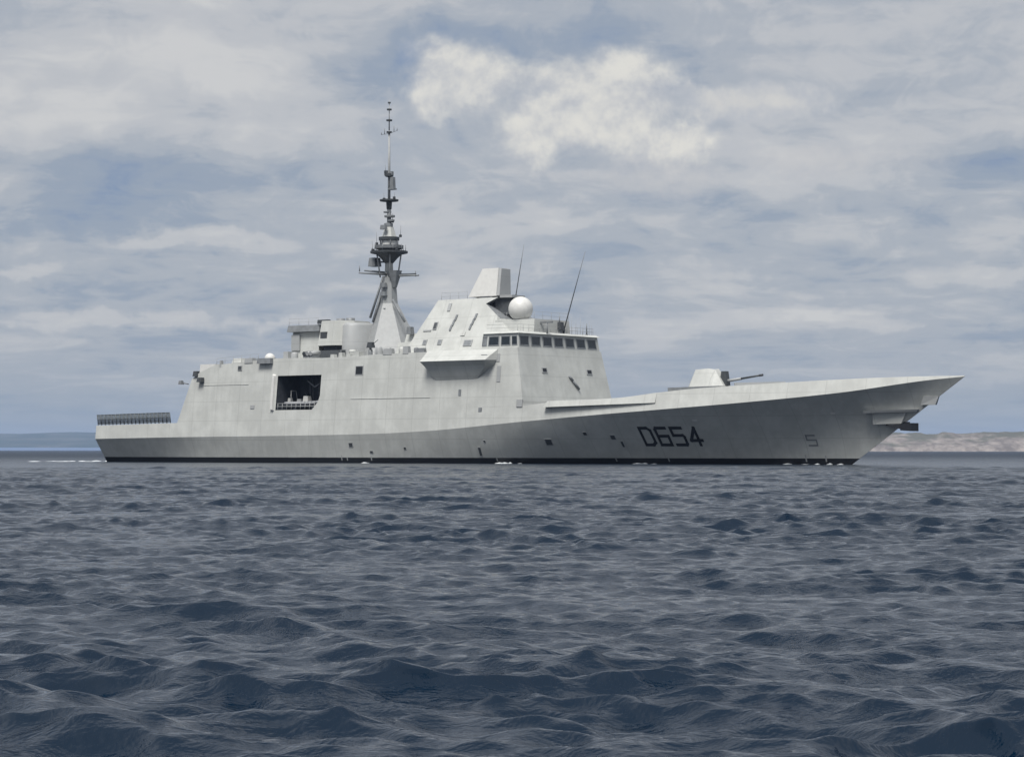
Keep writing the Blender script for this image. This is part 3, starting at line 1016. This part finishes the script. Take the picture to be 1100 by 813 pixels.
def window(A, B, C_, D_, u0, u1, v0, v1, nrm, m):
    """pane in a raised frame on the wall quad A B (foot) C D (head)"""
    P = lambda u, v, o: tuple(Vector(lerp(lerp(A, B, u), lerp(D_, C_, u), v)) + Vector(nrm) * o)
    o = MB()
    du, dv = (u1 - u0) * .07, (v1 - v0) * .09
    outer = [(u0, v0), (u1, v0), (u1, v1), (u0, v1)]
    inner = [(u0 + du, v0 + dv), (u1 - du, v0 + dv), (u1 - du, v1 - dv), (u0 + du, v1 - dv)]
    for i in range(4):
        j = (i + 1) % 4
        o.poly([P(*outer[i], .05), P(*outer[j], .05), P(*inner[j], .05), P(*inner[i], .05)], M['steel'])
        o.poly([P(*outer[i], -.02), P(*outer[j], -.02), P(*outer[j], .05), P(*outer[i], .05)], M['steel'])
        o.poly([P(*inner[i], .05), P(*inner[j], .05), P(*inner[j], .012), P(*inner[i], .012)], M['steel'])
    o.poly([P(*q, .012) for q in inner], m)
    return o.build('window', bridge)


v0, v1 = 0.18, 0.84
sideq = (base[0], base[1], topl[1], topl[0])
for u0, u1 in ((0.0, .13), (.17, .47), (.52, .78), (.82, .97)):
    window(*sideq, u0, u1, v0, v1, (0, -1, 0), M['steel'] if u0 == 0 else M['glass'])
sidep = (base[3], base[2], topl[2], topl[3])
for u0, u1 in ((.17, .47), (.52, .78), (.82, .97)):
    window(*sidep, u0, u1, v0, v1, (0, 1, 0), M['glass'])
frontq = (base[1], base[2], topl[2], topl[1])
for i in range(7):
    window(*frontq, .012 + i * .1405, .012 + i * .1405 + .112, v0, v1, (1, 0, 0), M['glass'])

# marks on the front bulkhead
def front_pt(y, z, o=0.0):
    u = (z - 7.5) / (14.86 - 7.5)
    return (FX1 + (FX0 - FX1) * u + o, y, z)
for y, z, a, b in ((-4.2, 12.05, .55, .33), (5.6, 12.05, .6, .33)):
    mb = MB()
    cs = ((-1, -1), (1, -1), (1, 1), (-1, 1))
    mb.hexa([front_pt(y + u * a, z + v * b, -.03) for u, v in cs], [front_pt(y + u * a, z + v * b, .08) for u, v in cs], M['mid'])
    mb.poly([front_pt(y + u * a * .75, z + v * b * .7, .088) for u, v in cs], M['black'])
    mb.build('front_port', house)
for (y0_, z0_, y1_, z1_) in ((0.9, 11.4, 1.5, 10.8), (1.5, 10.8, 2.6, 9.7)):
    mb = MB(); mb.tube(front_pt(y0_, z0_, .12), front_pt(y1_, z1_, .12), .16, .16, M['steel'], 6); mb.build('ladder_rail', house)

# bridge wing sponson, both sides
for sgn in (-1, 1):
    mb = MB()
    prof = [(14.75, 0.0), (13.3, 1.75), (12.65, 1.0), (10.8, -0.03)]
    xa = [(64.02, 76.6), (64.02, 75.9), (64.3, 75.4), (65.5, 72.6)]
    rows = []
    for (z, o), (xa_, xb_) in zip(prof, xa):
        y_ = side(70, z)
        rows.append([(xa_, sgn * (y_ - .06), z), (xa_ + .25, sgn * (y_ + o), z), (xb_ - .7, sgn * (y_ + o), z), (xb_, sgn * (y_ - .06), z)])
    mb.grid(rows, M['grey'], False)
    wing = mb.build('bridge_wing', ship)
    mb = MB(); mb.box(73.9, 75.0, *sorted((sgn * 10.2, sgn * 9.6)), 13.3, 14.0, M['steel'], .08, .05); mb.build('searchlight', wing)

# ---- radar house and main radar
def rh_y(X_, Z_):
    return 6.0 - 3.3 * (Z_ - 14.7) / 7.2


RH = [(57.2, 14.7), (59.4, 19.3), (60.6, 21.9), (70.9, 21.9), (69.1, 21.1), (72.3, 18.95), (74.6, 16.9), (74.8, 14.7)]
mb = MB()
for sgn in (-1, 1):
    mb.poly([(x, sgn * rh_y(x, z), z) for x, z in RH], M['grey'])
for i in range(len(RH)):
    (xa, za), (xb, zb) = RH[i], RH[(i + 1) % len(RH)]
    mb.poly([(xa, -rh_y(xa, za), za), (xb, -rh_y(xb, zb), zb), (xb, rh_y(xb, zb), zb), (xa, rh_y(xa, za), za)], M['steel'] if i in (3, 4) else M['grey'])
rh = mb.build('radar_house', ship)
for x, z, a, b, mm in ((60.5, 16.15, .36, .36, 'steel'), (63.1, 16.1, .36, .36, 'steel'), (68.0, 15.85, .75, .42, 'steel'), (61.5, 18.35, .34, .55, 'dark'), (60.3, 17.75, .7, .1, 'mid'),
                       (63.0, 20.85, .26, .55, 'mid'), (66.7, 17.1, .4, .25, 'grey')):
    wall_box('vent', x, z, a, b, M[mm], rh, .12, M['mid'] if mm in ('steel', 'dark') else None, rh_y)
for x, z in ((64.25, 18.0), (67.6, 18.05)):
    mb = MB()
    for k_ in range(3):
        xx, zz = x + k_ * .2, z + k_ * .68
        o_ = lambda a_, b_, d_: (xx + a_, -rh_y(xx, zz + b_) - d_, zz + b_)
        mb.hexa([o_(-.14, -.38, -.05), o_(.16, -.38, -.05), o_(.26, .38, -.05), o_(-.04, .38, -.05)],
                [o_(-.14, -.38, .14), o_(.16, -.38, .14), o_(.26, .38, .14), o_(-.04, .38, .14)], M['steel'])
    mb.build('ladder', rh)
# array: pale raked head over the dark undercut of the house
mb = MB()
mb.hexa([(65.7, -2.6, 22.1), (70.45, -2.6, 22.1), (70.45, .2, 22.1), (65.7, 1.6, 22.1)],
        [(67.6, -1.9, 25.85), (70.3, -1.9, 25.85), (70.3, .3, 25.85), (67.6, .8, 25.85)], M['white'])
radar = mb.build('radar', ship)
mb = MB()
mb.hexa([(70.46, -2.5, 22.15), (70.8, -2.35, 22.15), (70.8, .1, 22.15), (70.46, .2, 22.15)],
        [(70.31, -1.8, 25.75), (70.65, -1.7, 25.75), (70.65, .2, 25.75), (70.31, .25, 25.75)], M['mid'])
mb.build('back_panel', radar)
mb = MB()
mb.hexa(octo(68.6, -.9, 2.3, 1.8, 21.88), octo(68.6, -.9, 2.2, 1.7, 22.12), M['dark'])
mb.hexa([(70.0, -2.2, 19.6), (73.2, -1.6, 19.6), (73.2, 1.2, 19.6), (70.0, 1.8, 19.6)], [(70.0, -2.2, 21.85), (71.9, -1.6, 21.85), (71.9, 1.2, 21.85), (70.0, 1.8, 21.85)], M['dark'])
mb.hexa([(70.9, -2.4, 21.86), (72.5, -1.8, 21.86), (72.5, 1.0, 21.86), (70.9, 1.4, 21.86)], [(70.9, -2.4, 22.2), (72.5, -1.8, 22.2), (72.5, 1.0, 22.2), (70.9, 1.4, 22.2)], M['mid'])
mb.build('pedestal', radar)

# ---- satellite dome on its house over the bridge
mb = MB()
mb.box(71.5, 78.2, -4.4, 3.4, 17.0, 18.75, M['grey'], .12, .15)
sd = mb.build('dome_house', ship)
for sgn in (-1,):
    mb = MB(); sphere(mb, (75.1, sgn * 3.3, 20.15), 1.62, M['white'], 32, -0.88); o = mb.build('satellite_dome', ship)
    mb = MB(); mb.lathe(75.1, sgn * 3.3, [(0.9, 18.75), (0.95, 18.95)], M['steel'], 20); mb.build('dome_base', o)
mb = MB(); mb.box(77.0, 80.0, -3.1, -2.8, 18.2, 18.42, M['steel']); mb.tube((77.6, -3, 17.0), (77.6, -3, 18.2), .1, .1, M['steel']); mb.tube((79.2, -3, 17.0 - .2), (79.2, -3, 18.2), .1, .1, M['steel']); mb.build('sensor_bar', ship)
mb = MB(); mb.lathe(78.2, 1.0, [(.3, 17.0), (.3, 17.5)], M['steel'], 10); mb.box(77.8, 78.7, .6, 1.5, 17.5, 18.5, M['dark'], .12, .12); mb.tube((78.2, 1.0, 18.4), (78.2, 1.0, 19.2), .07, .05, M['steel']); mb.build('optical_sight', ship)

def whip(a, b, r=0.085):
    o = MB()
    o.tube(a, lerp(a, b, .06), r * 2.2, r * 2, M['dark'])
    o.tube(lerp(a, b, .05), lerp(a, b, .5), r, r * .75, M['steel'])
    o.tube(lerp(a, b, .5), b, r * .75, r * .35, M['steel'])
    o.build('whip_antenna', ship)


whip((78.1, 1.9, 17.0), (81.9, 1.7, 27.7))
whip((70.9, 1.0, 22.0), (72.3, 1.0, 29.0), .07)
whip((78.3, 6.9, 17.0), (78.3, 6.9, 18.6), .09)
for i, (yy, hh) in enumerate(((2.6, 2.4), (3.6, 2.9), (4.6, 2.6), (5.6, 2.9), (6.2, 2.0), (7.6, 2.3), (8.1, 1.8))):
    o = MB(); o.tube((78.2, yy, 17.0), (78.25, yy, 17.0 + hh * .8), .022, .012, M['mid'], 5); o.build('whip_antenna', ship)
mb = MB()
for zz in (17.45, 17.9):
    mb.tube((78.4, -8.2, zz), (78.4, 8.2, zz), .02, .02, M['mid'], 5)
    mb.tube((73.4, -8.3, zz), (78.4, -8.2, zz), .02, .02, M['mid'], 5)
for i in range(15):
    mb.tube((78.4, -8.2 + i * 16.4 / 14, 16.95), (78.4, -8.2 + i * 16.4 / 14, 17.9), .025, .025, M['mid'], 5)
mb.build('railing', bridge)

def rail(pts, name='guard_rail'):
    o = MB()
    for (a_, b_) in zip(pts, pts[1:]):
        L_ = (Vector(b_) - Vector(a_)).length
        for hh in (.45, .95):
            o.tube((a_[0], a_[1], a_[2] + hh), (b_[0], b_[1], b_[2] + hh), .018, .018, M['mid'], 4)
        n_ = max(1, int(L_ / 1.5))
        for i in range(n_ + 1):
            p_ = lerp(a_, b_, i / n_)
            o.tube(p_, (p_[0], p_[1], p_[2] + .98), .022, .022, M['mid'], 4)
    o.build(name, ship)


rail([(24.8, -8.8, 13.75), (33.0, -8.8, 14.25)])
rail([(48.5, -8.8, 14.35), (63.5, -8.8, 14.6)])
rail([(34.6, -4.3, 19.2), (40.2, -4.3, 19.2)])
rail([(72.0, -4.2, 18.75), (78.0, -4.2, 18.75), (78.0, 3.2, 18.75)])
rail([(61.0, -2.5, 21.9), (65.5, -2.5, 21.9)])

# ---- gun on the foredeck
mb = MB()
mb.hexa([(100.6, -2.0, 9.55), (103.9, -2.0, 9.55), (105.0, -.9, 9.55), (105.0, .9, 9.55), (103.9, 2.0, 9.55), (100.6, 2.0, 9.55), (99.9, 1.2, 9.55), (99.9, -1.2, 9.55)],
        [(101.0, -1.15, 11.75), (102.9, -1.15, 11.85), (103.5, -.5, 11.7), (103.5, .5, 11.7), (102.9, 1.15, 11.85), (101.0, 1.15, 11.75), (100.6, .7, 11.6), (100.6, -.7, 11.6)], M['grey'])
gun = mb.build('gun', ship)
mb = MB(); mb.lathe(102.4, 0, [(2.9, 8.9), (2.9, 9.4), (2.2, 9.45), (2.2, 9.6)], M['steel'], 24, False); mb.build('gun_ring', gun)
mb = MB(); mb.box(104.0, 105.15, -.38, .38, 9.75, 11.5, M['dark'], .25, .05); mb.build('mantlet', gun)
mb = MB(); mb.tube((104.6, 0, 10.25), (107.0, 0, 10.55), .2, .17, M['mid'], 12); mb.tube((107.0, 0, 10.55), (110.0, 0, 10.93), .13, .11, M['dark'], 12); mb.tube((109.6, 0, 10.88), (110.1, 0, 10.94), .15, .15, M['dark'], 12); mb.build('barrel', gun)
mb = MB(); mb.hexa([(98.2, -3.2, 9.0), (105.5, -3.0, 9.0), (105.5, 3.0, 9.0), (98.2, 3.2, 9.0)], [(98.2, -3.2, 9.5), (105.5, -3.0, 9.62), (105.5, 3.0, 9.62), (98.2, 3.2, 9.5)], M['steel']); mb.build('gun_platform', ship)
mb = MB(); mb.hexa([(108.0, -3.0, 9.3), (113.5, 0, 9.5), (108.0, 3.0, 9.3), (107.8, 2.8, 9.3), (113.1, 0, 9.5), (107.8, -2.8, 9.3)], [(107.9, -3.0, 9.95), (113.3, 0, 10.08), (107.9, 3.0, 9.95), (107.7, 2.8, 9.95), (112.9, 0, 10.08), (107.7, -2.8, 9.95)], M['mid']); mb.build('breakwater', ship)

# ---- stem anchor, its pocket and the bow fairlead
def stem_x(z):
    return XW + (XK - XW) * z / 10.15


mb = MB()
mb.hexa([(126.2, -1.5, 4.75), (129.4, -.5, 4.85), (129.4, .5, 4.85), (126.2, 1.5, 4.75)],
        [(126.4, -1.95, 6.05), (130.1, -.62, 6.15), (130.1, .62, 6.15), (126.4, 1.95, 6.05)], M['grey'])
mb.hexa([(125.6, -2.6, 6.052), (131.35, -.42, 6.19), (131.35, .42, 6.19), (125.6, 2.6, 6.052)],
        [(125.6, -2.75, 6.35), (131.6, -.5, 6.5), (131.6, .5, 6.5), (125.6, 2.75, 6.35)], M['mid'])  # lip added above the housing to give the shadow line of an uncut recess
mb.build('anchor_pocket', hull)
mb = MB(); mb.box(127.8, 130.2, -.16, .16, 4.75, 5.05, M['black']); anchor = mb.build('anchor', ship)
mb = MB(); mb.hexa([(129.5, -.95, 4.05), (130.9, -.95, 3.95), (130.9, .95, 3.95), (129.5, .95, 4.05)], [(129.5, -.95, 4.8), (130.9, -.95, 4.9), (130.9, .95, 4.9), (129.5, .95, 4.8)], M['black']); mb.build('crown', anchor)
for y in (-1, 1):
    mb = MB(); mb.hexa([(127.6, y * .75 - .2, 4.55), (129.6, y * .75 - .25, 4.2), (129.6, y * .75 + .25, 4.2), (127.6, y * .75 + .2, 4.55)], [(127.6, y * .75 - .05, 4.8), (129.6, y * .75 - .2, 4.8), (129.6, y * .75 + .2, 4.8), (127.6, y * .75 + .05, 4.8)], M['black']); mb.build('fluke', anchor)
mb = MB(); xs_ = stem_x(7.6)
mb.hexa([(xs_ - 1.6, -.7, 7.0), (xs_ + .05, -.2, 7.0), (xs_ + .05, .2, 7.0), (xs_ - 1.6, .7, 7.0)], [(xs_ - 1.2, -.75, 8.0), (xs_ + .45, -.12, 8.0), (xs_ + .45, .12, 8.0), (xs_ - 1.2, .75, 8.0)], M['mid']); mb.build('bow_fairlead', hull)

# ---- flight-deck safety nets, raised
for sgn in (-1, 1):
    for i in range(19):
        x0_ = .35 + i * .84; x1_ = x0_ + .76
        lean = .22
        mb = MB()
        q = lambda x, z: (x, sgn * (side(x, zt(x)) - .05 + lean * (z - 5.4) / 1.5), z + (zt(x) - 5.38))
        for a, b in (((x0_, 5.4), (x0_, 6.95)), ((x1_, 5.4), (x1_, 6.95)), ((x0_, 6.9), (x1_, 6.9)), ((x0_, 5.55), (x1_, 5.55)), ((x0_, 6.25), (x1_, 6.25))):
            mb.tube(q(*a), q(*b), .06, .06, M['net'], 5)
        for j in range(1, 8):
            xx = x0_ + (x1_ - x0_) * j / 8
            mb.tube(q(xx, 5.5), q(xx, 6.9), .024, .024, M['net'], 4)
        for j in range(1, 12):
            zz = 5.5 + 1.4 * j / 12
            mb.tube(q(x0_, zz), q(x1_, zz), .022, .022, M['net'], 4)
        mb.build('safety_net', ship)

# ================================================================== boat in the bay
boat = bpy.data.objects.new('rigid_boat', None)
COL.objects.link(boat)
bx, by, bz = 40.9, -7.3, 7.45
c38, s38 = math.cos(R(-38)), math.sin(R(-38))
boat.location = (-56.01 + bx * c38 - by * s38, 357.33 + bx * s38 + by * c38, bz)
boat.rotation_euler = (0, 0, R(-38))
boat['label'] = 'small dark inflatable boat with pale console stowed in the square side bay'
boat['category'] = 'boat'
mb = MB()
rows = []
for i in range(13):
    u = i / 12
    x = -3.1 + 6.2 * u
    ww = .95 * (1 - max(0, (u - .55) / .45) ** 2 * .92)
    rows.append([(x, -ww, .62), (x, -ww * .72, .3), (x, 0, .05 + .5 * max(0, (u - .6) / .4) ** 2), (x, ww * .72, .3), (x, ww, .62)])
mb.grid(rows, M['mid'], True)
mb.poly(rows[0], M['mid'])
mb.grid([[r_[0], r_[-1]] for r_ in rows], M['deck'], False)
mb.build('hull', boat)
for sgn in (-1, 1):
    mb = MB()
    prev = None
    for i in range(13):
        u = i / 12
        x = -3.2 + 6.5 * u
        ww = 1.05 * (1 - max(0, (u - .55) / .45) ** 2 * .93)
        cur = (x, sgn * ww, .72 + .25 * max(0, (u - .6) / .4) ** 2)
        if prev:
            mb.tube(prev, cur, .27, .27, M['rubber'], 10)
        prev = cur
    mb.build('tube', boat)
mb = MB(); mb.box(-.5, .5, -.42, .42, .62, 1.75, M['white'], .12, .06); mb.build('console', boat)
mb = MB(); mb.hexa([(.2, -.4, 1.752), (.3, -.4, 1.752), (.3, .4, 1.752), (.2, .4, 1.752)], [(-.05, -.36, 2.2), (.0, -.36, 2.2), (.0, .36, 2.2), (-.05, .36, 2.2)], M['glass']); mb.build('windscreen', boat)
mb = MB(); mb.box(-1.7, -.9, -.35, .35, .62, 1.35, M['mid'], .06, .05); mb.build('seat', boat)
mb = MB(); mb.box(-3.5, -2.9, -.3, .3, .3, 1.5, M['white'], .08, .05); mb.build('outboard_motor', boat)
mb = MB()
for sgn in (-1, 1):
    mb.tube((-2.4, sgn * .7, .7), (-2.6, sgn * .5, 2.5), .05, .05, M['mid'])
mb.tube((-2.6, -.5, 2.5), (-2.6, .5, 2.5), .05, .05, M['mid'])
mb.build('arch', boat)
mb = MB()       # chocks the boat stands in
for x in (-1.8, 1.6):
    mb.box(x - .12, x + .12, -.7, .7, -.2, .4, M['steel'])
mb.build('cradle', boat)

# ================================================================== white water under the stern and along the side
foam = bpy.data.materials.new('sea_foam')
foam.use_nodes = True
t = NT(foam.node_tree)
bsdf = t.n('ShaderNodeBsdfPrincipled'); out = t.n('ShaderNodeOutputMaterial'); t.l(bsdf.outputs[0], out.inputs[0])
oc = t.n('ShaderNodeTexCoord').outputs['Object']
t.l(t.mix(t.smooth(t.noise(oc, 3.0, 5, .6), .35, .65), (0.30, 0.33, 0.36), (0.56, 0.58, 0.60)), bsdf.inputs['Base Color'])
bsdf.inputs['Roughness'].default_value = 0.8


def foam_patch(name, pts, label):
    mb = MB()
    for (x, y, rx, ry, hgt) in pts:
        n = 9
        rows = []
        sd_ = random.random() * 9
        for i, (rr, hh) in enumerate(((1.0, -.12), (.8, .35), (.45, .8), (.02, 1.0))):
            rows.append([(x + rx * rr * math.cos(2 * math.pi * j / n) * (1 + .35 * math.sin(3 * j + sd_)), y + ry * rr * math.sin(2 * math.pi * j / n) * (1 + .3 * math.sin(2 * j + sd_)),
                          hh * hgt * (1 + .3 * math.sin(j * 2.3 + sd_))) for j in range(n)])
        mb.grid(rows, foam, True, True)
    o = mb.build(name, None, 'stuff')
    o['label'] = label
    o['category'] = 'foam'
    return o


pts = []
for i in range(46):
    u = random.random() ** 1.8
    x = -57.5 - u * 17
    pts.append((x, 365 + random.gauss(0, 2.6), random.uniform(.3, 1.1), random.uniform(.3, .8), random.uniform(.02, .17) * (1 - .6 * u)))
foam_patch('wake_foam', pts, 'thin line of white foam trailing behind the stern')
pts = []
for (lx, n, sprd) in ((75.5, 5, 1.3), (96, 4, 2.2), (54.5, 2, .6), (118.5, 5, 2.6)):
    for i in range(n):
        x = lx + random.gauss(0, sprd)
        y = -(bw(min(x, 122)) + random.uniform(.25, .7))
        pts.append((-56.01 + x * c38 - y * s38, 357.33 + x * s38 + y * c38, random.uniform(.2, .6), random.uniform(.12, .3), random.uniform(.03, .16)))
foam_patch('splash_foam', pts, 'small white splashes of foam along the black waterline')
